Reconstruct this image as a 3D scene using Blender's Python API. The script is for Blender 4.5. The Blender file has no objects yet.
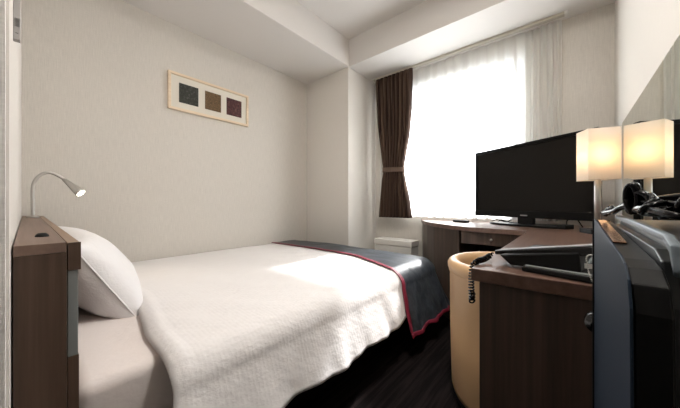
import bpy, bmesh, math, random
from mathutils import Vector, Matrix
from mathutils import noise as mnoise
random.seed(7)
PI = math.pi
C = bpy.context.scene.collection

# ------------------------------------------------------------------ materials
def mat(name, col=(.8, .8, .8), rough=.6, metal=0, spec=.5, coat=0):
    m = bpy.data.materials.new(name); m.use_nodes = True
    b = m.node_tree.nodes['Principled BSDF']
    b.inputs['Base Color'].default_value = (*col, 1)
    b.inputs['Roughness'].default_value = rough
    b.inputs['Metallic'].default_value = metal
    b.inputs['Specular IOR Level'].default_value = spec
    b.inputs['Coat Weight'].default_value = coat
    return m

def N(m, t): return m.node_tree.nodes.new(t)
def L(m, a, b): m.node_tree.links.new(a, b)
def B(m): return m.node_tree.nodes['Principled BSDF']

def coords(m, scale=(1, 1, 1), rot=(0, 0, 0)):
    g = N(m, 'ShaderNodeNewGeometry'); mp = N(m, 'ShaderNodeMapping')
    mp.inputs['Scale'].default_value = scale; mp.inputs['Rotation'].default_value = rot
    L(m, g.outputs['Position'], mp.inputs['Vector']); return mp.outputs['Vector']

def noise(m, vec, scale, detail=4, rough=.55):
    n = N(m, 'ShaderNodeTexNoise'); n.inputs['Scale'].default_value = scale
    n.inputs['Detail'].default_value = detail; n.inputs['Roughness'].default_value = rough
    L(m, vec, n.inputs['Vector']); return n.outputs['Fac']

def ramp(m, fac, stops):
    r = N(m, 'ShaderNodeValToRGB')
    while len(r.color_ramp.elements) < len(stops): r.color_ramp.elements.new(.5)
    for e, (p, c) in zip(r.color_ramp.elements, stops): e.position = p; e.color = (*c, 1)
    L(m, fac, r.inputs['Fac']); return r.outputs['Color']

def bump(m, h, strength=.2, dist=.002):
    b = N(m, 'ShaderNodeBump'); b.inputs['Strength'].default_value = strength
    b.inputs['Distance'].default_value = dist
    L(m, h, b.inputs['Height']); L(m, b.outputs['Normal'], B(m).inputs['Normal'])

def math_node(m, op, a, b):
    n = N(m, 'ShaderNodeMath'); n.operation = op
    for i, v in enumerate((a, b)):
        if isinstance(v, (int, float)): n.inputs[i].default_value = v
        else: L(m, v, n.inputs[i])
    return n.outputs[0]

def linen(name, col, s=1.0, amt=.12, st=.35):
    m = mat(name, col, .85, spec=.2)
    v1 = noise(m, coords(m, (260*s, 260*s, 14*s)), 1, 3)
    v2 = noise(m, coords(m, (30*s, 30*s, 300*s)), 1, 2)
    h = math_node(m, 'ADD', v1, math_node(m, 'MULTIPLY', v2, .55))
    lo = tuple(c*(1-amt) for c in col); hi = tuple(min(1, c*(1+amt*.6)) for c in col)
    L(m, ramp(m, math_node(m, 'MULTIPLY', h, .65), [(.3, lo), (.7, hi)]), B(m).inputs['Base Color'])
    bump(m, h, st, .0015); return m

def wood(name, lo, hi, axis='z', rough=.42, spec=.4):
    m = mat(name, hi, rough, spec=spec)
    sc = {'z': (70, 70, 2.2), 'x': (2.2, 70, 70), 'y': (70, 2.2, 70)}[axis]
    n = noise(m, coords(m, sc), 1, 5, .6)
    n2 = noise(m, coords(m, tuple(k*.25 for k in sc)), 1, 3, .5)
    f = math_node(m, 'ADD', math_node(m, 'MULTIPLY', n, .6), math_node(m, 'MULTIPLY', n2, .4))
    L(m, ramp(m, f, [(.33, lo), (.66, hi)]), B(m).inputs['Base Color'])
    bump(m, n, .12, .0006); return m

M = {}
M['wallpaper'] = linen('cream linen wallpaper', (.645, .612, .562), 1.0, .11)
M['wallpaper_end'] = linen('white linen wallpaper', (.90, .88, .86), .55, .20, .8)
M['plaster'] = linen('painted plaster', (.69, .66, .615), 1.0, .025, .08)
M['side_paint'] = linen('pale smooth wallpaper', (.72, .69, .65), 1.0, .03, .15)
M['ceiling'] = mat('ceiling paint', (.69, .665, .64), .9, spec=.1)
# carpet
m = mat('dark striped carpet', (.03, .02, .018), .95, spec=.05)
v = coords(m, (3, 70, 1), (0, 0, .2))
L(m, ramp(m, noise(m, v, 1, 3), [(.42, (.006, .005, .005)), (.6, (.015, .011, .011))]), B(m).inputs['Base Color'])
bump(m, noise(m, coords(m, (400, 400, 400)), 1, 2), .6, .004); M['carpet'] = m
M['wood'] = wood('walnut veneer', (.050, .029, .020), (.115, .073, .052))
M['wood_light'] = wood('lighter walnut edge', (.16, .10, .065), (.28, .18, .115), 'y')
M['wood_cap'] = wood('walnut cap', (.13, .085, .066), (.20, .135, .105), 'y', .5)
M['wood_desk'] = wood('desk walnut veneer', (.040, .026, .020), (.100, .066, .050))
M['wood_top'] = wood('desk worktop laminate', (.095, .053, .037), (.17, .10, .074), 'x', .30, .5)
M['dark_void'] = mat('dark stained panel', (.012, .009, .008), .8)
M['metal'] = mat('satin aluminium', (.55, .53, .50), .35, .9)
M['steel'] = mat('grey brushed steel', (.30, .32, .32), .45, .5)
M['black'] = mat('black plastic', (.006, .006, .006), .45, spec=.22)
M['screen'] = mat('television glass', (.010, .009, .008), .16, spec=.12)
M['gloss_black'] = mat('glossy black plastic', (.010, .010, .011), .18, spec=.4)
M['satin_black'] = mat('satin black plastic', (.004, .004, .004), .4, spec=.12)
M['rubber'] = mat('glossy black cable', (.003, .003, .004), .16, spec=.14)
M['slate'] = mat('slate blue lacquer', (.011, .020, .036), .5, .0, .10)
M['warm_reflection'] = mat('bronze reflection tone', (.30, .17, .11), .22, .85)  # warm reflected light put into the metal colour
M['silver'] = mat('silver grey rail', (.10, .125, .145), .42, .35)
M['body'] = mat('dark green grey plastic', (.012, .014, .014), .36, spec=.25)
M['chrome'] = mat('chrome', (.8, .8, .8), .08, 1)
M['white_plastic'] = mat('white plastic', (.72, .70, .66), .4)
M['cream'] = mat('cream leatherette', (.60, .39, .215), .42, spec=.4)
bump(M['cream'], noise(M['cream'], coords(M['cream'], (250,)*3), 1, 3), .1, .0006)
M['frame'] = wood('pale ash frame', (.66, .52, .36), (.80, .66, .49), 'x', .45)
M['mount'] = mat('ivory mount board', (.70, .66, .58), .8)
M['grey_plate'] = mat('grey plate', (.36, .35, .34), .5)
M['ink'] = mat('dark ink', (.06, .06, .06), .6)
M['mirror'] = mat('mirror glass', (.80, .84, .78), .0, 1)
M['base_dark'] = mat('dark lamp base', (.008, .007, .007), .6, spec=.2)
M['cabin'] = mat('grey window frame', (.42, .43, .43), .5)
M['rail'] = mat('curtain rail beige', (.50, .47, .40), .5)
M['slab'] = mat('pale concrete', (.75, .75, .75), .9)

def art(name, lo, mid, hi, sc):
    m = mat(name, mid, .7)
    n = noise(m, coords(m, (sc, sc, sc)), 1, 6, .7)
    vo = N(m, 'ShaderNodeTexVoronoi'); vo.feature = 'DISTANCE_TO_EDGE'; vo.inputs['Scale'].default_value = 55
    L(m, coords(m), vo.inputs['Vector'])
    f = math_node(m, 'SUBTRACT', n, math_node(m, 'MULTIPLY', vo.outputs['Distance'], .5))
    L(m, ramp(m, f, [(.2, lo), (.48, mid), (.75, hi)]), B(m).inputs['Base Color']); return m
M['art_green'] = art('dark green leafy print', (.012, .014, .010), (.028, .030, .020), (.12, .11, .12), 60)
M['art_brown'] = art('ochre brown print', (.07, .04, .015), (.13, .075, .03), (.22, .14, .07), 90)
M['art_red'] = art('dark red print', (.03, .008, .008), (.075, .02, .02), (.18, .09, .08), 60)

def cloth(name, col, weave=0, wr=.25, rough=.85, sheen=.2):
    m = mat(name, col, rough, spec=.15)
    B(m).inputs['Sheen Weight'].default_value = sheen
    a = noise(m, coords(m, (7, 16, 9), (0, 0, .6)), 1, 5, .6)
    if weave:
        w1 = N(m, 'ShaderNodeTexWave'); w1.bands_direction = 'X'; w1.inputs['Scale'].default_value = 22
        w1.inputs['Distortion'].default_value = 3
        w2 = N(m, 'ShaderNodeTexWave'); w2.bands_direction = 'DIAGONAL'; w2.inputs['Scale'].default_value = 16
        w2.inputs['Distortion'].default_value = 3
        cv = coords(m); L(m, cv, w1.inputs['Vector']); L(m, cv, w2.inputs['Vector'])
        w = math_node(m, 'MULTIPLY', math_node(m, 'ADD', w1.outputs['Fac'], w2.outputs['Fac']), weave)
        a = math_node(m, 'ADD', a, w)
    bump(m, a, wr, .02); return m
M['duvet'] = cloth('white duvet cover', (.79, .768, .764), .018, .42)
M['sheet'] = cloth('pinkish white sheet', (.88, .81, .785), 0, .25)
M['pillow'] = cloth('white pillowcase', (.80, .79, .80), 0, .35)
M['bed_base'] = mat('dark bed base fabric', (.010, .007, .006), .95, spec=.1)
m = mat('charcoal bed runner satin', (.03, .036, .045), .42, spec=.5)
nn = noise(m, coords(m, (26, 5, 26), (0, 0, .45)), 1, 4)
L(m, ramp(m, nn, [(.35, (.022, .027, .034)), (.7, (.060, .072, .088))]), B(m).inputs['Base Color'])
bump(m, nn, .35, .012); M['runner'] = m
m = mat('crimson satin border', (.215, .018, .040), .45)
bump(m, noise(m, coords(m, (40, 40, 40)), 1, 3), .3, .004); M['border'] = m
m = mat('brown drape fabric', (.07, .042, .030), .8, spec=.15)
wv = noise(m, coords(m, (1, 90, .5)), 1, 2)
L(m, ramp(m, wv, [(.38, (.035, .020, .015)), (.62, (.10, .064, .046))]), B(m).inputs['Base Color']); M['drape'] = m

def sheer(name, transp, col, trl):
    m = bpy.data.materials.new(name); m.use_nodes = True; nt = m.node_tree; nt.nodes.clear()
    out = N(m, 'ShaderNodeOutputMaterial'); tr = N(m, 'ShaderNodeBsdfTransparent')
    tl = N(m, 'ShaderNodeBsdfTranslucent'); df = N(m, 'ShaderNodeBsdfDiffuse')
    tl.inputs['Color'].default_value = (*col, 1); df.inputs['Color'].default_value = (*col, 1)
    a = N(m, 'ShaderNodeMixShader'); b = N(m, 'ShaderNodeMixShader')
    a.inputs[0].default_value = trl; L(m, df.outputs[0], a.inputs[1]); L(m, tl.outputs[0], a.inputs[2])
    b.inputs[0].default_value = transp; L(m, a.outputs[0], b.inputs[1]); L(m, tr.outputs[0], b.inputs[2])
    L(m, b.outputs[0], out.inputs[0]); return m
M['voile'] = sheer('white voile', .20, (.90, .90, .88), .62)
M['shade'] = sheer('white fabric lampshade', 0.0, (.92, .87, .80), .5)

def glass():
    m = bpy.data.materials.new('window glass'); m.use_nodes = True; nt = m.node_tree; nt.nodes.clear()
    out = N(m, 'ShaderNodeOutputMaterial'); tr = N(m, 'ShaderNodeBsdfTransparent'); gl = N(m, 'ShaderNodeBsdfGlossy')
    gl.inputs['Roughness'].default_value = .02
    mx = N(m, 'ShaderNodeMixShader'); mx.inputs[0].default_value = .06
    L(m, tr.outputs[0], mx.inputs[1]); L(m, gl.outputs[0], mx.inputs[2]); L(m, mx.outputs[0], out.inputs[0]); return m
M['glass'] = glass()
def emit(name, col, s):
    m = mat(name, col, .5); B(m).inputs['Emission Color'].default_value = (*col, 1)
    B(m).inputs['Emission Strength'].default_value = s; return m
M['led'] = emit('warm led lens', (1, .90, .72), 14)
M['bulb'] = emit('warm bulb glass', (1, .62, .28), 8)
M['diffuser'] = emit('fill lamp diffuser', (1, .88, .72), 6)  # glowing cover of the added ceiling lamp

# ------------------------------------------------------------------ helpers
def obj(name, bm, m, parent=None, smooth=False, bevel=0, sub=0, solid=0, seg=2):
    me = bpy.data.meshes.new(name)
    if parent is not None:
        bmesh.ops.translate(bm, verts=bm.verts, vec=-Vector(wloc(parent)))
    org = None
    bmesh.ops.recalc_face_normals(bm, faces=bm.faces)
    bm.to_mesh(me); bm.free()
    o = bpy.data.objects.new(name, me); C.objects.link(o)
    o.data.materials.append(m)
    if parent is not None: o.parent = parent
    if smooth:
        for p in me.polygons: p.use_smooth = True
    if solid:
        md = o.modifiers.new('s', 'SOLIDIFY'); md.thickness = solid; md.offset = 1
    if bevel:
        md = o.modifiers.new('b', 'BEVEL'); md.width = bevel; md.segments = seg; md.limit_method = 'ANGLE'
        md.harden_normals = False
    if sub:
        md = o.modifiers.new('u', 'SUBSURF'); md.levels = sub; md.render_levels = sub
    return o
def wloc(o):
    v = Vector((0, 0, 0))
    while o is not None: v = v + Vector(o.location); o = o.parent
    return v
def thing(name, label, cat, loc, group=None):
    o = bpy.data.objects.new(name, None); C.objects.link(o); o.location = loc
    o.empty_display_size = .05; o['label'] = label; o['category'] = cat
    if group: o['group'] = group
    return o
def struct(name, bm, m, parent=None, **k):
    o = obj(name, bm, m, parent, **k)
    if parent is None: o['kind'] = 'structure'
    return o
def BM(): return bmesh.new()
def box(bm, x0, x1, y0, y1, z0, z1, mtx=None):
    vs = [bm.verts.new((x, y, z)) for x in (x0, x1) for y in (y0, y1) for z in (z0, z1)]
    for f in ((0, 1, 3, 2), (4, 6, 7, 5), (0, 4, 5, 1), (2, 3, 7, 6), (0, 2, 6, 4), (1, 5, 7, 3)):
        bm.faces.new([vs[i] for i in f])
    if mtx is not None: bmesh.ops.transform(bm, matrix=mtx, verts=vs)
    return bm
def bx(*a, mtx=None): return box(BM(), *a, mtx=mtx)
def prism(bm, pts, z0, z1):
    lo = [bm.verts.new((x, y, z0)) for x, y in pts]; hi = [bm.verts.new((x, y, z1)) for x, y in pts]
    bm.faces.new(lo[::-1]); bm.faces.new(hi)
    n = len(pts)
    for i in range(n): bm.faces.new((lo[i], lo[(i+1) % n], hi[(i+1) % n], hi[i]))
    return bm
def lathe(bm, prof, cx, cy, cz=0, n=32, mtx=None):
    rings = []; allv = []
    for r, z in prof:
        if r < 1e-6: ring = [bm.verts.new((0, 0, z))]
        else: ring = [bm.verts.new((r*math.cos(2*PI*i/n), r*math.sin(2*PI*i/n), z)) for i in range(n)]
        rings.append(ring); allv += ring
    for a, b in zip(rings, rings[1:]):
        for i in range(n):
            j = (i+1) % n
            if len(a) == 1 and len(b) == 1: continue
            if len(a) == 1: bm.faces.new((a[0], b[i], b[j]))
            elif len(b) == 1: bm.faces.new((a[i], a[j], b[0]))
            else: bm.faces.new((a[i], a[j], b[j], b[i]))
    T = Matrix.Translation((cx, cy, cz))
    bmesh.ops.transform(bm, matrix=T @ (mtx or Matrix.Identity(4)), verts=allv)
    return bm
def catmull(pts, k=8):
    P = [Vector(p) for p in pts]; P = [P[0]*2-P[1]] + P + [P[-1]*2-P[-2]]; out = []
    for i in range(1, len(P)-2):
        for j in range(k):
            t = j/k; a, b, c, d = P[i-1:i+3]
            out.append(.5*((2*b)+(c-a)*t+(2*a-5*b+4*c-d)*t*t+(3*b-a-3*c+d)*t**3))
    out.append(P[-2]); return out
def tube(bm, pts, r, n=8, k=8, raw=False):
    P = [Vector(p) for p in pts] if raw else catmull(pts, k)
    rr = r if callable(r) else (lambda t: r)
    up = Vector((0, 0, 1)); rings = []; prev = None
    for i, p in enumerate(P):
        t = (P[min(i+1, len(P)-1)]-P[max(i-1, 0)]).normalized()
        if prev is None:
            a = t.cross(up)
            if a.length < .05: a = t.cross(Vector((1, 0, 0)))
        else:
            a = prev - t*prev.dot(t)
            if a.length < 1e-4: a = t.cross(up)
        a.normalize(); prev = a; b = t.cross(a); R = rr(i/(len(P)-1))
        rings.append([bm.verts.new(p + R*(math.cos(2*PI*q/n)*a + math.sin(2*PI*q/n)*b)) for q in range(n)])
    for A, Bq in zip(rings, rings[1:]):
        for q in range(n): bm.faces.new((A[q], A[(q+1) % n], Bq[(q+1) % n], Bq[q]))
    bm.faces.new(rings[0][::-1]); bm.faces.new(rings[-1]); return bm
def grid(bm, f, nu, nv):
    g = [[bm.verts.new(f(i/nu, j/nv)) for j in range(nv+1)] for i in range(nu+1)]
    for i in range(nu):
        for j in range(nv): bm.faces.new((g[i][j], g[i+1][j], g[i+1][j+1], g[i][j+1]))
    return bm
def lerp(pts, x):
    if x <= pts[0][0]: return pts[0][1]
    for (a, b), (c, d) in zip(pts, pts[1:]):
        if x <= c: return b+(d-b)*(x-a)/(c-a)
    return pts[-1][1]
def fb(x, y, z=0): return mnoise.noise(Vector((x, y, z)))

# ------------------------------------------------------------------ camera
CX, CY, VA, VB = 340, 203.5, 570, 26
F = math.sqrt((VA-CX)*(CX-VB)); TH = math.atan((VA-CX)/F); H = .86
cam = bpy.data.objects.new('camera', bpy.data.cameras.new('camera')); C.objects.link(cam)
cam.data.sensor_width = 36; cam.data.lens = F*36/680; cam.data.clip_start = .01
cam.location = (0, 0, H); cam.rotation_euler = (PI/2, 0, TH-PI/2)
cam.data.shift_y = -.5/680
bpy.context.scene.camera = cam

# ------------------------------------------------------------------ setting
YP = 2.30; XC = 2.103; YC = 1.69; XW = 2.606; YR = -.231; ZB = 2.23; ZC = 2.50
XE = -3.0; YE = .60; XH = -.016
struct('floor', bx(XE-.1, XW+.1, YR-.1, YP+.1, -.1, 0), M['carpet'])
struct('ceiling', bx(XE-.1, XW+.2, YR-.1, YP+.1, ZC, ZC+.1), M['ceiling'])
struct('wall_left', bx(XH-.1, XW+.2, YP, YP+.1, 0, ZC), M['wallpaper'])
struct('wall_right', bx(XE, XW+.2, YR-.1, YR, 0, ZC), M['plaster'])
b = bx(XH-.12, XH, YE+.02, YP, 0, ZC); struct('wall_headboard', b, M['side_paint'])
struct('wall_partition', bx(XE, XH-.003, YE, YE+.02, 0, ZC), M['wallpaper_end'])
struct('wall_entry', bx(XE-.1, XE, YR, YE, 0, ZC), M['plaster'])
# window wall with its opening
WY0, WY1, WZ0, WZ1 = .315, 1.40, .76, 2.02
b = BM()
box(b, XW, XW+.16, YR, WY0, 0, ZC); box(b, XW, XW+.16, WY1, YP, 0, ZC)
box(b, XW, XW+.16, WY0, WY1, 0, WZ0); box(b, XW, XW+.16, WY0, WY1, WZ1, ZC)
struct('wall_window', b, M['wallpaper'])
struct('wall_column', bx(XC, XW, YC, YP, 0, ZB+.005), M['plaster'], bevel=.003)
b = BM(); box(b, XH, XC, YC-.01, YP, ZB, ZC); struct('ceiling_soffit', b, M['ceiling'], bevel=.003)
b = BM(); box(b, XC, XW, YR, YP, ZB, ZC); struct('ceiling_beam', b, M['ceiling'])
# window
b = BM(); t = .035; x0, x1 = XW+.075, XW+.125
box(b, x0, x1, WY0, WY1, WZ0, WZ0+t); box(b, x0, x1, WY0, WY1, WZ1-t, WZ1)
box(b, x0, x1, WY0, WY0+t, WZ0, WZ1); box(b, x0, x1, WY1-t, WY1, WZ0, WZ1)
win = struct('window_1', b, M['cabin'])
struct('window_mullion', bx(x0-.01, x1, .60, .635, WZ0+t, WZ1-t), M['cabin'], win)
struct('window_pane', bx(x0+.022, x0+.026, WY0+t, WY1-t, WZ0+t, WZ1-t), M['glass'], win)
struct('trim_1', bx(XW-.015, XW+.075, WY0, WY1, WZ0-.02, WZ0), M['cabin'])     # sill

# ------------------------------------------------------------------ curtains
rl = thing('curtain_rail', 'long beige curtain rail fixed under the white beam above the window', 'curtain rail', (2.50, .84, ZB-.035))
obj('track', bx(2.490, 2.530, .02, 1.655, ZB-.020, ZB), M['rail'], rl, bevel=.003)
obj('end_cap', bx(2.486, 2.534, .012, .03, ZB-.024, ZB-.001), M['white_plastic'], rl, bevel=.003)
obj('end_cap', bx(2.486, 2.534, 1.645, 1.663, ZB-.024, ZB-.001), M['white_plastic'], rl, bevel=.003)

ct = thing('curtain', 'dark brown pleated curtain tied back beside the white column', 'curtain', (2.49, 1.43, .72))
yl = [(0, 1.555), (.26, 1.525), (.33, 1.505), (.40, 1.525), (.65, 1.575), (1, 1.605)]
yr = [(0, 1.190), (.13, 1.215), (.26, 1.262), (.33, 1.282), (.39, 1.268), (.55, 1.215), (.72, 1.190), (1, 1.180)]
def drape(u, v):
    a, c = lerp(yr, v), lerp(yl, v); pinch = lerp([(0, 1), (.27, .75), (.33, .55), (.4, .75), (1, 1)], v)
    w = .030*pinch
    y = a+(c-a)*u
    x = 2.482 + w*math.sin(u*9*2*PI+.6*math.sin(v*3)) + .006*fb(u*9, v*4)
    y += .008*math.cos(u*9*2*PI*1.0)
    return (x if v < .97 else 2.500+(x-2.500)*(1-(v-.97)/.03*.75), y, .715+v*(2.209-.715))
obj('drape', grid(BM(), drape, 180, 50), M['drape'], ct, smooth=True, solid=.002)
def band(u, v):
    an = u*2*PI; cy_ = 1.394
    return (2.478+.038*math.cos(an)*-1, cy_+.124*math.sin(an), 1.182+.052*v+.008*math.sin(an))
obj('tieback', grid(BM(), band, 48, 3), mat('brown tieback cloth', (.13, .085, .06), .8), ct, smooth=True, solid=.003)

vo = thing('sheer_curtain', 'sheer white voile curtain hanging across the bright window', 'curtain', (2.55, .65, .73))
def veil(u, v):
    # denser folds gathered at the right end of the rail
    y = lerp([(0, .045), (.40, .245), (1, 1.60)], u)
    ph = u*.0
    if u < .40: ph = u/.40*5*2*PI; w = .020
    else: ph = 5*2*PI + (u-.40)/.60*15*2*PI; w = lerp([(.4, .020), (.46, .012), (1, .012)], u)
    top = lerp([(0, 1), (.9, 1), (1, .6)], v)
    x = 2.556 + (w*math.sin(ph) + .004*math.sin(ph*2.3+1.7*math.sin(v*2)))*top
    return (x, y+.006*math.sin(v*4+u*20)*(1-v), .728+v*(2.209-.728))
obj('voile', grid(BM(), veil, 420, 24), M['voile'], vo, smooth=True)
obj('heading_tape', grid(BM(), lambda u, v: (lambda p: (p[0]-.0015, p[1], 2.13+v*.068))(veil(u, .955+v*.045)), 420, 2), M['voile'], vo, smooth=True)

# ------------------------------------------------------------------ picture
fr = thing('framed_picture', 'long pale wood frame with three small square prints on the beige wall', 'picture', (1.02, YP-.001, 1.57))
X0, X1, Z0, Z1 = .690, 1.350, 1.575, 1.862; y0, y1 = YP-.024, YP-.001; w = .020
b = BM(); box(b, X0, X1, y0, y1, Z0, Z0+w); box(b, X0, X1, y0, y1, Z1-w, Z1)
box(b, X0, X0+w, y0, y1, Z0+w, Z1-w); box(b, X1-w, X1, y0, y1, Z0+w, Z1-w)
obj('frame', b, M['frame'], fr, bevel=.003)
mt = obj('mount', bx(X0+w, X1-w, YP-.012, YP-.002, Z0+w, Z1-w), M['mount'], fr)
for k, (mm, lb) in enumerate((('art_green', 'dark green leafy print'), ('art_brown', 'ochre brown print'), ('art_red', 'dark red print'))):
    xa = (.766, .960, 1.143)[k]; xb = (.908, 1.094, 1.284)[k]
    o = obj('print', bx(xa, xb, YP-.0135, YP-.0119, 1.642, 1.792), M[mm], mt); o['label'] = lb

# ------------------------------------------------------------------ thin controller on the headboard wall
pl = thing('wall_controller', 'thin grey wall controller with dark vent slots above the headboard end', 'controller', (XH, .807, 1.172))
obj('case', bx(XH, XH+.0088, .800, .814, 1.172, 1.262), M['grey_plate'], pl, bevel=.0008)
for k in range(4):
    xa = XH+.0022+k*.0016
    obj('vent_slot', bx(xa, xa+.0008, .7994, .8006, 1.197, 1.213), M['ink'], pl)
obj('seam_line', bx(XH+.003, XH+.0065, .7996, .8004, 1.184, 1.185), M['ink'], pl)

# ------------------------------------------------------------------ headboard
hb = thing('headboard', 'walnut headboard box with flat top shelf behind the pillow', 'headboard', (.03, 1.45, 0))
hy0, hy1, ht = .690, 2.290, .790
obj('body', bx(XH+.002, .048, hy0, hy1, 0, .772), M['wood'], hb, bevel=.001)
obj('top_shelf', bx(XH+.002, .0475, hy0, hy1, .7725, ht), M['wood_cap'], hb, bevel=.001)
obj('front_rail', bx(.0495, .066, hy0+.008, hy1, .738, ht-.002), M['wood_light'], hb, bevel=.001)
o = obj('end_rail', bx(.0495, .0665, hy0+.001, hy0+.0078, .738, ht-.0015), M['wood'], hb)
obj('metal_strip', bx(.0490, .0630, hy0+.004, hy0+.02, .580, .7375), M['steel'], hb, bevel=.001)
obj('front_panel', bx(.0490, .0605, hy0+.022, hy1, .40, .7375), M['wood'], hb)
obj('lower_panel', bx(.0490, .0640, hy0+.003, hy0+.10, 0, .5795), M['wood'], hb)
kn = obj('switch_knob', lathe(BM(), [(0, .008), (.006, .0075), (.0095, .004), (.0105, .001), (.0105, 0)], .022, .85, ht, 20), M['black'], hb, smooth=True)

# reading lamp
rd = thing('reading_lamp', 'satin metal gooseneck reading lamp lit above the headboard', 'lamp', (.018, 2.02, ht))
obj('base', lathe(BM(), [(0, 0), (.022, 0), (.022, .006), (.010, .010), (0, .010)], .022, 2.02, ht, 24), M['metal'], rd, smooth=True, bevel=.001)
def PY(u, v, y):
    a = (u-CX)/F; bb = -(v-CY)/F
    r = (math.cos(TH)+a*math.sin(TH), math.sin(TH)-a*math.cos(TH), bb); s = y/r[1]
    return Vector((r[0]*s, y, H+r[2]*s))
yy = 2.02
neck = [(.022, yy, ht+.005), (.022, yy, .87), (.022, yy, .93), (.027, yy, .965), (.041, yy, .995), (.060, yy, 1.013), (.080, yy, 1.017), (.105, yy, 1.007), (.140, yy, .980)]  # neck and head points taken from image pixels, written out as coordinates
obj('neck', tube(BM(), neck, .0075, 12), M['metal'], rd, smooth=True)
hd0, hd1 = Vector((.128, yy+.002, .989)), Vector((.190, yy-.045, .914))
ax = (hd1-hd0).normalized(); rot = ax.to_track_quat('Z', 'Y').to_matrix().to_4x4(); ln = (hd1-hd0).length
head = obj('head', lathe(BM(), [(0, 0), (.008, 0), (.011, .02), (.021, ln*.85), (.0225, ln), (.019, ln), (.017, ln-.006), (0, ln-.006)], *hd0, 24, rot), M['metal'], rd, smooth=True)
o = obj('lens', lathe(BM(), [(0, ln-.003), (.0185, ln-.003), (.0185, ln-.0005), (0, ln+.004)], *hd0, 24, rot), M['led'], head, smooth=True)

# ------------------------------------------------------------------ bed
bed = thing('bed', 'low single bed with fitted pinkish white sheet along the beige wall', 'bed', (1.05, 1.54, 0))
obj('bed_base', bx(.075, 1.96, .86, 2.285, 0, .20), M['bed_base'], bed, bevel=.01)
def rbox(bm, x0, x1, y0, y1, z0, z1, n=10, amp=.004):
    cx, cy, cz = (x0+x1)/2, (y0+y1)/2, (z0+z1)/2
    box(bm, x0, x1, y0, y1, z0, z1); return bm
o = obj('mattress', rbox(BM(), .072, 1.96, .872, 2.29, .205, .43), M['sheet'], bed, bevel=.035, seg=5, smooth=True)

EY, EX = .83, 1.90      # where the cloth starts to roll over the near side and the foot
R = .075
def fold(r):
    if r < R*PI/2: return R*math.sin(r/R), R*(1-math.cos(r/R))
    q = r-R*PI/2; return R+.36*q, R+.93*q
def blanket(x, s, lift, zt=.445):
    """x along the bed, s across it: s>0 is over the top (y = EY+s), s<0 hangs down"""
    ox = max(0, x-EX); oy = max(0, -s); r = math.hypot(ox, oy)
    bx_, by_ = min(x, EX), EY+max(0, s)
    hz, dr = fold(r) if r > 0 else (0, 0)
    if r > 0: dx, dy = ox/r, oy/r
    else: dx = dy = 0
    ztop = zt + .010*math.sin(min(1, max(0, (by_-EY)/1.45))*PI) + .006*fb(bx_*2.2, by_*2.6) + .004*fb(bx_*7+by_*3, by_*6)
    rip = 0
    if r > .08: rip = (r-.08)*(.030*math.sin(x*31+2*fb(x*4, 0))+.10*fb(x*11, s*3, 5))
    n1 = (lift if r > R else lift*r/R) + rip + .003*fb(x*12, s*12)
    hang_z = ztop-dr + lift*max(0, 1-r/R)
    return Vector((bx_+dx*(hz+n1), by_-dy*(hz+n1), max(.004, hang_z)))
def hem(x): # how far the duvet hangs (arc length)
    return lerp([(.24, .24), (.45, .285), (.8, .300), (1.3, .285), (2.3, .28)], x) + .005*math.sin(x*17)
TY = 2.285-EY
duv = thing('duvet', 'white duvet with woven texture spread over the bed', 'duvet', (1.1, 1.5, .45))
def duvf(u, v):
    y_ = v
    x0 = lerp([(0, .235), (.25, .250), (.45, .300), (1, .30)], v)
    xe = 2.13
    x = x0+(xe-x0)*u
    h = hem(x); s = -h+(TY+h)*v
    p = blanket(x, s, .0)
    # thicker roll at the head end edge
    e = max(0, 1-(x-x0)/.05); p.z += .010*math.sin(min(1, (x-x0)/.05)*PI) - .012*e
    return p
obj('cover', grid(BM(), duvf, 150, 130), M['duvet'], duv, smooth=True, solid=.012)
th = thing('bed_runner', 'charcoal satin bed runner with crimson border across the foot of the bed', 'bed runner', (1.8, 1.5, .47))
def redge(s): # inner edge of the runner
    return lerp([(-.40, 1.36), (-.25, 1.38), (-.08, 1.42), (.02, 1.44), (.15, 1.50), (.35, 1.57), (.6, 1.60), (1.5, 1.61)], s)
def runf(w0, w1, lift):
    def f(u, v):
        x_ref = 1.6
        h = .38
        s = -h+(TY+h)*v; e = redge(s)
        xa = e+w0; xb = (e+w1) if w1 is not None else 2.14
        x = xa+(xb-xa)*u
        return blanket(x, s, lift)
    return f
cl = obj('cloth', grid(BM(), runf(.0, None, .017), 70, 150), M['runner'], th, smooth=True, solid=.004)
br = obj('border', grid(BM(), runf(-.003, .027, .021), 3, 150), M['border'], th, smooth=True, solid=.003)
def hemf(u, v):
    x = lerp([(0, 1.37), (1, 2.14)], u); s = -.38+.022*v
    return blanket(x, s, .022)
obj('border', grid(BM(), hemf, 60, 3), M['border'], th, smooth=True, solid=.003)

# pillow
pw = thing('pillow', 'plump white pillow leaning against the walnut headboard', 'pillow', (.22, 1.6, .45))
PW, PH, PT = .310, .190, .112
def pil(sgn):
    def f(u, v):
        a, c = u*2-1, v*2-1
        e = (1-abs(a)**2.6)*(1-abs(c)**2.6)
        t = PT*(max(0, e)**.52)
        pin = 1-.06*(a*a)*(c*c)
        y = a*PW*(1-.05*(1-abs(c)**2)*0)*(.93+.07*abs(c)**2 if True else 1); z = c*PH*(.93+.07*abs(a)**2)
        t += .007*fb(a*1.8, c*1.8, sgn)*e + .004*fb(a*7, c*3, 4)*e
        return (sgn*t, y, z)
    return f
b = BM(); grid(b, pil(1), 44, 34); grid(b, pil(-1), 44, 34); bmesh.ops.remove_doubles(b, verts=b.verts, dist=.0012)
mt_ = Matrix.Translation((.182, 1.545, .578)) @ Matrix.Rotation(math.radians(-31), 4, 'Y') @ Matrix.Rotation(math.radians(4), 4, 'X')
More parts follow.
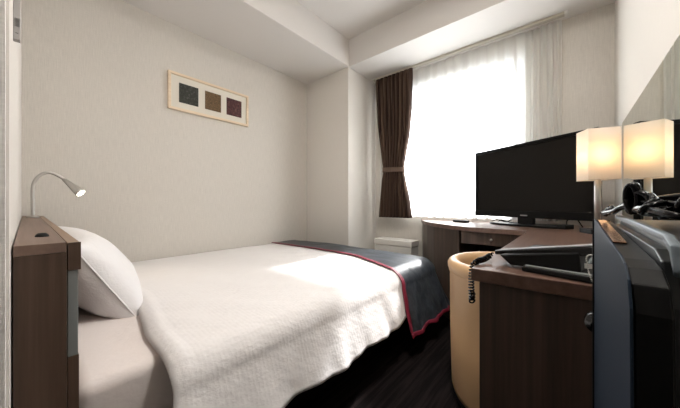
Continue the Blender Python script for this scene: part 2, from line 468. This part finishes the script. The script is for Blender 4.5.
bmesh.ops.transform(b, matrix=mt_, verts=b.verts)
obj('cushion', b, M['pillow'], pw, smooth=True, sub=1)
seam = []
for i in range(121):
    a = 2*PI*i/120; ca, sa = math.cos(a), math.sin(a); k = 1/max(abs(ca), abs(sa)); k = (k*.9+.1) if True else k
    ca *= k; sa *= k; ca = max(-1, min(1, ca)); sa = max(-1, min(1, sa))
    seam.append(mt_ @ Vector((0, ca*PW*(.93+.07*sa*sa), sa*PH*(.93+.07*ca*ca))))
obj('piping', tube(BM(), seam, .0032, 8, raw=True), M['pillow'], pw, smooth=True)

# ------------------------------------------------------------------ white air unit
au = thing('air_purifier', 'low white boxy air unit on the floor under the brown curtain', 'air purifier', (2.50, 1.42, 0))
obj('body', bx(2.42, 2.585, 1.165, 1.585, .0, .428), M['white_plastic'], au, bevel=.006)
b = bx(2.415, 2.585, 1.160, 1.590, .433, .492)
for v in b.verts:
    if v.co.z > .45 and v.co.x < 2.5: v.co.z -= .003; v.co.x += .004
obj('lid', b, M['white_plastic'], au, bevel=.006)
obj('louvre', bx(2.46, 2.56, 1.20, 1.52, .490, .495), M['white_plastic'], au, bevel=.002)

# ------------------------------------------------------------------ desk
DK = .7032
dk = thing('desk', 'walnut L-shaped desk under the window and along the right wall', 'desk', (1.9, .2, 0))
curve = [(2.602, 1.145), (2.57, 1.125), (2.40, 1.045), (2.28, .965), (2.17, .865), (2.07, .745), (1.98, .628), (1.925, .527), (1.898, .403), (1.873, .224), (1.861, .183)]  # outline, like the desk height, scaled about the camera position
top = curve + [(.703, .183), (.703, YR+.001), (2.602, YR+.001)]
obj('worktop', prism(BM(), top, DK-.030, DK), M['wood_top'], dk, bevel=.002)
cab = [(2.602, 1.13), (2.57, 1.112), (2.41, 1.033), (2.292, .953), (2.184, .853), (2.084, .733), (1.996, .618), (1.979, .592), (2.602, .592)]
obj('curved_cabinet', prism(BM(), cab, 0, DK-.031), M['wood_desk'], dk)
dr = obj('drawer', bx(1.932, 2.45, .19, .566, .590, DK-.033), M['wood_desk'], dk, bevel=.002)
obj('knob', lathe(BM(), [(0, .018), (.007, .018), (.008, .013), (.005, .006), (.005, 0)], 1.932, .380, .628, 16, Matrix.Rotation(-PI/2, 4, 'Y')), M['metal'], dr, smooth=True)
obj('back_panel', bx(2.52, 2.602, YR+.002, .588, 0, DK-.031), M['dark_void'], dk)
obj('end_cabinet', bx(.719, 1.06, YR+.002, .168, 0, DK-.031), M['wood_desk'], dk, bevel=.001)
DZ = .72   # height at which the desk-top things are modelled; they are scaled about the camera onto the desk at the end

# barrel chair
ch = thing('barrel_chair', 'cream leatherette barrel chair tucked under the walnut desk', 'chair', (1.335, .193, 0))
cc = Vector((1.335, .193))
prof = [(.232, .03), (.240, .06), (.246, .30), (.248, .555), (.256, .575), (.257, .592), (.250, .606), (.236, .613), (.220, .611), (.208, .600), (.203, .585), (.203, .40), (.203, .03)]
b = BM(); n = 72; a0, a1 = math.radians(-48), math.radians(228); rings = []
for i in range(n+1):
    a = a0+(a1-a0)*i/n
    rings.append([b.verts.new((cc.x+r*math.cos(a), cc.y+r*math.sin(a), z)) for r, z in prof])
for A, Bq in zip(rings, rings[1:]):
    for q in range(len(prof)): b.faces.new((A[q], A[(q+1) % len(prof)], Bq[(q+1) % len(prof)], Bq[q]))
b.faces.new(rings[0]); b.faces.new(rings[-1][::-1])
obj('backrest', b, M['cream'], ch, smooth=True)
obj('seat', lathe(BM(), [(0, .03), (.195, .03), (.200, .05), (.200, .37), (.190, .40), (.15, .412), (0, .415)], cc.x, cc.y, 0, 48), M['cream'], ch, smooth=True)
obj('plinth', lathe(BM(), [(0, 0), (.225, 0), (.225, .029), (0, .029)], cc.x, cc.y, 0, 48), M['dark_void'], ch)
sp = [(cc.x+.2495*math.cos(a0+(a1-a0)*i/60), cc.y+.2495*math.sin(a0+(a1-a0)*i/60), .560) for i in range(61)]
obj('piping', tube(BM(), sp, .003, 6, raw=True), M['cream'], ch, smooth=True)

# ------------------------------------------------------------------ television
Lp, Rp = Vector((2.222, .557, 0)), Vector((1.850, -.095, 0))
d_ = (Lp-Rp); W = d_.length; d_.normalize(); nrm = Vector((-d_.y, d_.x, 0))   # towards the room
if nrm.x > 0: nrm = -nrm
mid = (Lp+Rp)/2; ZT0, ZT1 = .770, 1.241
T = Matrix(((d_.x, -nrm.x, 0, mid.x), (d_.y, -nrm.y, 0, mid.y), (0, 0, 1, 0), (0, 0, 0, 1)))
tv = thing('television', 'flat black television angled on its stand in front of the window', 'television', (mid.x, mid.y, DZ))
b = BM(); hw = W/2; w = .020
box(b, -hw, hw, 0, .035, ZT0, ZT0+.042); box(b, -hw, hw, 0, .035, ZT1-w, ZT1)
box(b, -hw, -hw+w, 0, .035, ZT0+.042, ZT1-w); box(b, hw-w, hw, 0, .035, ZT0+.042, ZT1-w)
box(b, -hw+.005, hw-.005, .012, .034, ZT0+.03, ZT1-.01)
bmesh.ops.transform(b, matrix=T, verts=b.verts); obj('bezel', b, M['satin_black'], tv, bevel=.002)
obj('screen', bx(-hw+w, hw-w, .006, .011, ZT0+.042, ZT1-w, mtx=T), M['screen'], tv)
obj('back_cover', bx(-hw+.08, hw-.08, .036, .075, ZT0+.05, ZT1-.08, mtx=T), M['black'], tv, bevel=.01)
obj('logo', bx(-.022, .022, -.0015, 0, ZT0+.012, ZT0+.019, mtx=T), M['grey_plate'], tv)
obj('indicator', bx(hw-.145, hw-.135, -.004, .01, ZT0+.008, ZT0+.016, mtx=T), M['gloss_black'], tv)
b = bx(-.050, .050, .010, .035, DZ+.010, ZT0+.03, mtx=T); obj('neck', b, M['black'], tv, bevel=.004)
b = BM(); pts = []
for i in range(48):
    a = 2*PI*i/48; ca, sa = math.cos(a), math.sin(a)
    pts.append((.225*math.copysign(abs(ca)**.6, ca), .02+.105*math.copysign(abs(sa)**.6, sa)))
prism(b, pts, DZ+.001, DZ+.011); bmesh.ops.transform(b, matrix=T, verts=b.verts)
obj('stand_base', b, M['satin_black'], tv, bevel=.003)

cd = thing('television_cable', 'thin black cables looping on the desk under the television', 'cable', (mid.x, mid.y+.05, DZ))
def TP(a, y, z): return T @ Vector((a, y, z))
obj('cable', tube(BM(), [TP(.22, -.01, DZ+.016), TP(.17, -.02, DZ+.030), TP(.12, -.01, DZ+.019), TP(.10, .02, DZ+.030), TP(.15, .05, DZ+.018), TP(.20, .06, DZ+.026), TP(.26, .17, DZ+.005)], .003, 6), M['rubber'], cd, smooth=True)
obj('cable', tube(BM(), [TP(.20, .02, DZ+.016), TP(.15, -.03, DZ+.02), TP(.11, -.045, DZ+.03), TP(.07, -.03, DZ+.019), TP(.09, .03, DZ+.018)], .0025, 6), M['rubber'], cd, smooth=True)
ad = thing('power_adapter', 'small black box on the desk beneath the right end of the television', 'adapter', TP(-.24, -.02, DZ))
b = bx(-.27, -.232, -.045, .03, DZ+.001, DZ+.026, mtx=T); obj('body', b, M['black'], ad, bevel=.004)
obj('cord', tube(BM(), [TP(-.25, .0, DZ+.027), TP(-.255, .0, DZ+.05), TP(-.27, .04, DZ+.06), TP(-.27, .10, DZ+.01)], .003, 6), M['rubber'], ad, smooth=True)

rm = thing('remote_control', 'small black remote lying on the desk left of the television', 'remote', (2.12, .63, DZ))
Tr = Matrix.Translation((2.10, .615, 0)) @ Matrix.Rotation(math.radians(62), 4, 'Z')
obj('case', bx(-.06, .06, -.022, .022, DZ+.001, DZ+.017, mtx=Tr), M['black'], rm, bevel=.005)
for i in range(3):
    for j in range(2):
        obj('button', bx(-.04+i*.03, -.028+i*.03, -.012+j*.016, -.004+j*.016, DZ+.0172, DZ+.019, mtx=Tr), M['grey_plate'], rm)

# ------------------------------------------------------------------ mirror
YM = -.196  # mirror plane, far end and top also scaled about the camera
mr = thing('wall_mirror', 'large frameless mirror on the right wall above the desk', 'mirror', (1.05, YR, .80))
MX0, MX1 = .30, 1.917
obj('glass', bx(MX0, MX1, YM-.006, YM, .78, 1.258), M['mirror'], mr)
obj('gap_board', bx(MX0+.01, MX1-.004, YR+.001, YM-.0065, .785, 1.253), M['dark_void'], mr)  # added board covering the gap left between mirror and wall

# ------------------------------------------------------------------ table lamp
K = Vector((1.658, -.063)); Lq = Vector((1.746, -.0235)); Rq = Vector((1.699, -.172)); Fq = Lq+Rq-K
ctr = (Lq+Rq)/2; zs0, zs1 = .9675, 1.2007
tl = thing('table_lamp', 'slim table lamp with a lit square white shade beside the television', 'lamp', (ctr.x, ctr.y, DZ))
b = BM(); q = [K, Lq, Fq, Rq]
lo = [b.verts.new((p.x, p.y, zs0)) for p in q]; hi = [b.verts.new((p.x, p.y, zs1)) for p in q]
for i in range(4): b.faces.new((lo[i], lo[(i+1) % 4], hi[(i+1) % 4], hi[i]))
sh = obj('lamp_shade', b, M['shade'], tl)
for z in (zs0+.001, zs1-.001):
    b = BM()
    loop = [Vector((p.x, p.y, z)).lerp(Vector((ctr.x, ctr.y, z)), .02) for p in q]; loop.append(loop[0])
    for a_, c_ in zip(loop, loop[1:]): tube(b, [a_, c_], .0012, 6, raw=True)
    obj('wire_ring', b, M['metal'], sh)
b = BM()
for p in (K, Fq): tube(b, [(p.x*.97+ctr.x*.03, p.y*.97+ctr.y*.03, zs0+.001), (ctr.x, ctr.y, zs0+.001)], .001, 6, raw=True)
obj('wire_spider', b, M['metal'], sh)
obj('pole', tube(BM(), [(ctr.x, ctr.y, DZ+.018), (ctr.x, ctr.y, 1.04)], .0125, 16, raw=True), M['metal'], tl, smooth=True)
ang = math.atan2(Lq.y-K.y, Lq.x-K.x)
Tl = Matrix.Translation((ctr.x, ctr.y, 0)) @ Matrix.Rotation(ang, 4, 'Z')
obj('base', bx(-.048, .048, -.048, .048, DZ+.001, DZ+.022, mtx=Tl), M['base_dark'], tl, bevel=.002)
obj('bulb', lathe(BM(), [(0, 0), (.010, 0), (.012, .012), (.022, .035), (.023, .05), (.015, .066), (0, .072)], ctr.x, ctr.y, 1.042, 20), M['bulb'], tl, smooth=True)

# ------------------------------------------------------------------ telephone
ph = thing('telephone', 'black desk telephone with a coiled cord on the near end of the desk', 'telephone', (.70, .06, DZ))
# base wedge
def quadprism(bm, P8):
    vs = [bm.verts.new(p) for p in P8]
    for f in ((0, 1, 2, 3), (7, 6, 5, 4), (0, 4, 5, 1), (1, 5, 6, 2), (2, 6, 7, 3), (3, 7, 4, 0)): bm.faces.new([vs[i] for i in f])
    return bm
z = DZ+.001
obj('base', quadprism(BM(), [(.664, .076, z), (.632, -.045, z), (.80, -.085, z), (.84, .055, z), (.664, .076, z+.009), (.632, -.045, z+.011), (.80, -.085, z+.030), (.84, .055, z+.022)]), M['black'], ph, bevel=.002)
obj('trim_strip', quadprism(BM(), [(.664, .070, z+.0100), (.634, -.045, z+.0115), (.642, -.046, z+.0130), (.672, .069, z+.0110), (.664, .070, z+.0125), (.634, -.045, z+.0140), (.642, -.046, z+.0150), (.672, .069, z+.0130)]), M['steel'], ph)
obj('body', quadprism(BM(), [(.688, .100, z+.004), (.660, -.015, z+.012), (.80, -.055, z+.032), (.84, .06, z+.024), (.692, .122, z+.024), (.662, -.012, z+.048), (.80, -.045, z+.045), (.84, .07, z+.034)]), M['black'], ph, bevel=.003)
hs = obj('handset', quadprism(BM(), [(.722, .136, z+.018), (.652, -.048, z+.047), (.700, -.064, z+.047), (.765, .120, z+.018), (.722, .138, z+.027), (.652, -.048, z+.066), (.700, -.064, z+.066), (.765, .122, z+.027)]), M['gloss_black'], ph, bevel=.003)
obj('top_plate', quadprism(BM(), [(.7215, .134, z+.0272), (.6535, -.046, z+.0662), (.698, -.062, z+.0662), (.763, .119, z+.0272), (.7215, .134, z+.0290), (.6535, -.046, z+.0680), (.698, -.062, z+.0680), (.763, .119, z+.0290)]), mat('grey satin plastic', (.42, .43, .45), .3), hs)
obj('label_tab', bx(.6625, .6665, -.034, -.020, z+.021, z+.029), M['white_plastic'], ph)
# coiled cord from the tip of the handset, over the edge and down
path = catmull([(.724, .139, z+.022), (.714, .147, z+.013), (.697, .154, z+.008), (.678, .160, z+.007), (.665, .1690, z-.004), (.664, .172, z-.035), (.667, .172, z-.075), (.674, .173, z-.088), (.684, .174, z-.07)], 30)
cp = []; acc = 0
for i, p in enumerate(path):
    if i: acc += (p-path[i-1]).length
    t = (path[min(i+1, len(path)-1)]-path[max(i-1, 0)]).normalized()
    a = t.cross(Vector((1, .3, .2))).normalized(); c = t.cross(a); rad = .0052*min(1, acc/.012)
    th_ = acc/.0068*2*PI
    cp.append(p+rad*(math.cos(th_)*a+math.sin(th_)*c))
obj('coiled_cord', tube(BM(), catmull(cp, 2), .0020, 6, raw=True), M['rubber'], ph, smooth=True)

# ------------------------------------------------------------------ trouser press
tp = thing('trouser_press', 'tall black and slate blue trouser press standing at the near end of the desk', 'trouser press', (.41, -.10, 0))
def slab(bm, prof, ya, yb):   # profile in x,z extruded along y
    A = [bm.verts.new((x, ya, z)) for x, z in prof]; Bq = [bm.verts.new((x, yb, z)) for x, z in prof]
    bm.faces.new(A); bm.faces.new(Bq[::-1]); n = len(prof)
    for i in range(n): bm.faces.new((A[i], Bq[i], Bq[(i+1) % n], A[(i+1) % n]))
    return bm
front = [(.562, 0), (.562, .833), (.556, .837), (.46, .831), (.357, .8255), (.29, .822), (.268, .819), (.252, .811), (.243, .795), (.2385, .70), (.2365, .5), (.2345, 0)]
def inset(p, d, dz): return [((x-d if x > .4 else x+d), (z-dz if z > 0 else 0)) for x, z in p]
obj('front_board', slab(BM(), front, -.0280, -.0296), M['slate'], tp, bevel=.0004)
blk = inset(front, .003, .003)
obj('inner_board', slab(BM(), blk, -.0297, -.0470), M['satin_black'], tp, bevel=.0015)
obj('reflection_strip', slab(BM(), [(x, z+.0002) for x, z in blk[2:5]] + [(x, z+.0020) for x, z in blk[4:1:-1]], -.0305, -.0400), M['warm_reflection'], tp, bevel=.0006)  # warm reflection along the groove top, put in as a bronze-coloured strip
rail = [(.556, .840), (.545, .8445), (.40, .8418), (.288, .8388), (.272, .833), (.262, .817), (.266, .813), (.276, .827), (.292, .8335), (.40, .837), (.548, .838)]
obj('pressing_rail', slab(BM(), rail, -.0495, -.0545), M['silver'], tp, bevel=.0014, seg=3)
bodyp = [(.556, 0), (.556, .834), (.545, .838), (.40, .8365), (.300, .834), (.280, .828), (.268, .80), (.262, .70), (.258, 0)]
obj('groove_panel', slab(BM(), [(x, z-.007 if z > 0 else 0) for x, z in bodyp], -.0471, -.0545), M['body'], tp, bevel=.001)
obj('body', slab(BM(), bodyp, -.0546, -.168), M['body'], tp, bevel=.003, seg=3)
obj('back_rim', slab(BM(), [(x, z+.004 if z > 0 else 0) for x, z in bodyp], -.1681, -.174), M['satin_black'], tp, bevel=.002)
obj('slot', bx(.30, .40, -.125, -.085, .832, .8372), M['dark_void'], tp)
obj('edge_strip', bx(.5622, .5655, -.026, -.045, 0, .835), M['black'], tp)
obj('knob', lathe(BM(), [(0, .036), (.011, .036), (.0145, .031), (.0145, .012), (.008, .009), (.008, 0)], .5652, -.032, .672, 24, Matrix.Rotation(PI/2, 4, 'Y')), M['gloss_black'], tp, smooth=True)

# cord bundle on top of the press
cb = thing('cable_bundle', 'black power cord bundled in loops on top of the trouser press', 'cord', (.40, -.085, .84))
b = BM()
def loop(cx, cy, cz, rx, rz, yaw, tilt, r=.0032, n=28, ph0=0, turn=1.0, dz=0):
    pts = []
    Rm = Matrix.Rotation(yaw, 3, 'Z') @ Matrix.Rotation(tilt, 3, 'X')
    for i in range(n+1):
        a = ph0+2*PI*turn*i/n
        pts.append(Vector((cx, cy, cz)) + Rm @ Vector((rx*math.cos(a), dz*i/n, rz*math.sin(a))))
    tube(b, pts, r, 8, raw=True)
loop(.448, -.054, .863, .0045, .0160, .75, .10)
loop(.443, -.053, .8625, .0050, .0150, .95, -.12)
loop(.440, -.058, .860, .0150, .0095, .4, -.2)
loop(.436, -.062, .858, .0180, .0085, .1, .3)
loop(.430, -.066, .855, .0220, .0070, -.3, .6)
loop(.522, -.0405, .847, .0130, .0058, .0, .5)
loop(.425, -.073, .852, .030, .010, -.6, .9)
loop(.385, -.082, .855, .010, .009, -.9, .3)
for p in ([(.530, -.046, .845), (.51, -.048, .849), (.48, -.050, .854), (.45, -.056, .860), (.40, -.078, .856), (.35, -.088, .850), (.30, -.095, .842)],
          [(.560, -.040, .843), (.53, -.036, .844), (.49, -.042, .847), (.46, -.05, .853), (.42, -.07, .850)],
          [(.46, -.058, .850), (.44, -.066, .860), (.39, -.090, .865), (.35, -.105, .864), (.30, -.11, .860), (.22, -.12, .860)],
          [(.44, -.07, .846), (.40, -.09, .857), (.35, -.098, .856), (.30, -.10, .856), (.22, -.108, .855)],
          [(.45, -.055, .848), (.42, -.055, .852), (.39, -.062, .850), (.365, -.07, .846), (.37, -.085, .844), (.41, -.10, .843)],
          [(.48, -.08, .841), (.43, -.11, .848), (.37, -.125, .852), (.32, -.13, .850), (.24, -.14, .843)]):
    tube(b, p, .0033, 8)
bmesh.ops.translate(b, verts=b.verts, vec=(0, 0, .003))
obj('cable', b, M['rubber'], cb, smooth=True)
b = bx(-.009, .009, -.006, .006, -.012, .012, mtx=Matrix.Translation((.355, -.108, .880)) @ Matrix.Rotation(.5, 4, 'Z') @ Matrix.Rotation(.4, 4, 'Y'))
obj('plug', b, M['gloss_black'], cb, bevel=.003)
for dd in (-.004, .004):
    o = obj('prong', bx(-.0008, .0008, dd-.003, dd+.003, .012, .026, mtx=Matrix.Translation((.300, -.100, .850)) @ Matrix.Rotation(1.4, 4, 'Y')), M['chrome'], cb)

# beaded chain
bc = thing('beaded_chain', 'short silver beaded chain hanging from the edge of the trouser press', 'chain', (.60, -.03, .80))
b = BM(); cpts = [(x, y, z-.018) for x, y, z in ((.5665, -.032, .797), (.573, -.0275, .7975), (.579, -.023, .7965), (.583, -.0205, .793), (.584, -.020, .788), (.583, -.0215, .780), (.582, -.022, .772), (.580, -.0235, .765), (.578, -.0255, .759), (.575, -.028, .754))]; cps = catmull(cpts, 40); acc = 0; nxt = 0; last = cps[0]
for p in cps:
    acc += (p-last).length; last = p
    if acc >= nxt:
        bmesh.ops.create_icosphere(b, subdivisions=2, radius=.0011, matrix=Matrix.Translation(p)); nxt += .0032
obj('beads', b, M['metal'], bc, smooth=True)
obj('thread', tube(BM(), cpts, .0004, 6), M['metal'], bc)

# ------------------------------------------------------------------ added ceiling lamp, unseen above the frame, to fill the room with light
cx_, cy_ = .78, .28
t = thing('added_fill_lamp', 'added round white fill lamp, unseen on the ceiling beside the bed', 'fill light', (cx_, cy_, ZC-.05))
obj('rim', lathe(BM(), [(.150, .049), (.160, .049), (.160, .015), (.150, .012), (.150, .049)], cx_, cy_, ZC-.05, 48), M['white_plastic'], t, smooth=True)
obj('diffuser', lathe(BM(), [(0, 0), (.08, .002), (.148, .014), (.148, .045), (0, .045)], cx_, cy_, ZC-.05, 48), M['diffuser'], t, smooth=True)
l = bpy.data.lights.new('added_fill_light', 'AREA'); l.shape = 'DISK'; l.size = .28; l.energy = 12.5; l.color = (1, .95, .90)
o = bpy.data.objects.new('added_fill_light', l); C.objects.link(o); o.parent = t; o.location = (0, 0, -.004)

# ------------------------------------------------------------------ lights
def light(name, kind, loc, energy, col=(1, 1, 1), **k):
    l = bpy.data.lights.new(name, kind); l.energy = energy; l.color = col
    for a, v in k.items(): setattr(l, a, v)
    o = bpy.data.objects.new(name, l); C.objects.link(o); o.location = loc; return o
s = light('sun', 'SUN', (4, 0, 4), 20, (1, .98, .96), angle=math.radians(2.5))
dv = Vector((-.66, .085, -.575)); s.rotation_euler = dv.to_track_quat('-Z', 'Y').to_euler()
# daylight arriving at the window opening (sky outside the glass)
a = light('window_portal', 'AREA', (XW+.17, (WY0+WY1)/2, (WZ0+WZ1)/2), 1, (1, 1, 1), shape='RECTANGLE', size=WZ1-WZ0, size_y=WY1-WY0)
a.data.cycles.is_portal = True
a.rotation_euler = (0, math.radians(90), 0)
tg = light('table_lamp_glow', 'POINT', (0, 0, 1.085-DZ), 3.2, (1, .67, .40), shadow_soft_size=.022)
tg.parent = tl
def seat(o, loc, s):  # desk-top things enlarged and moved outward about the camera position
    o.location = loc; o.scale = s if isinstance(s, tuple) else (s, s, s)
seat(tv, (2.273, .247, DK), 1.12); seat(cd, (2.273, .303, DK), 1.12); seat(rm, (2.374, .706, DK), 1.12)
seat(ad, (ad.location.x*1.12, ad.location.y*1.12, DK), 1.12)
seat(tl, (ctr.x*1.12, ctr.y*1.12, DK), 1.12)
seat(ph, (.784, .067, DK), 1.12)
seat(ch, (1.350, .186, 0), 1.0)
r_ = light('reading_lamp_glow', 'SPOT', tuple(hd1+ax*.004), 1.2, (1, .82, .6), spot_size=math.radians(70), spot_blend=.8, shadow_soft_size=.015)
r_.rotation_euler = ax.to_track_quat('-Z', 'Y').to_euler()

wd = bpy.data.worlds.new('world'); bpy.context.scene.world = wd; wd.use_nodes = True
bg = wd.node_tree.nodes['Background']; bg.inputs[0].default_value = (.90, .95, 1, 1); bg.inputs[1].default_value = 5.5

sc = bpy.context.scene
sc.view_settings.view_transform = 'Standard'; sc.view_settings.look = 'None'
sc.view_settings.exposure = .90; sc.view_settings.gamma = 1
sc.cycles.max_bounces = 10; sc.cycles.diffuse_bounces = 6; sc.cycles.transparent_max_bounces = 12
sc.cycles.sample_clamp_indirect = 6; sc.cycles.caustics_reflective = False; sc.cycles.caustics_refractive = False
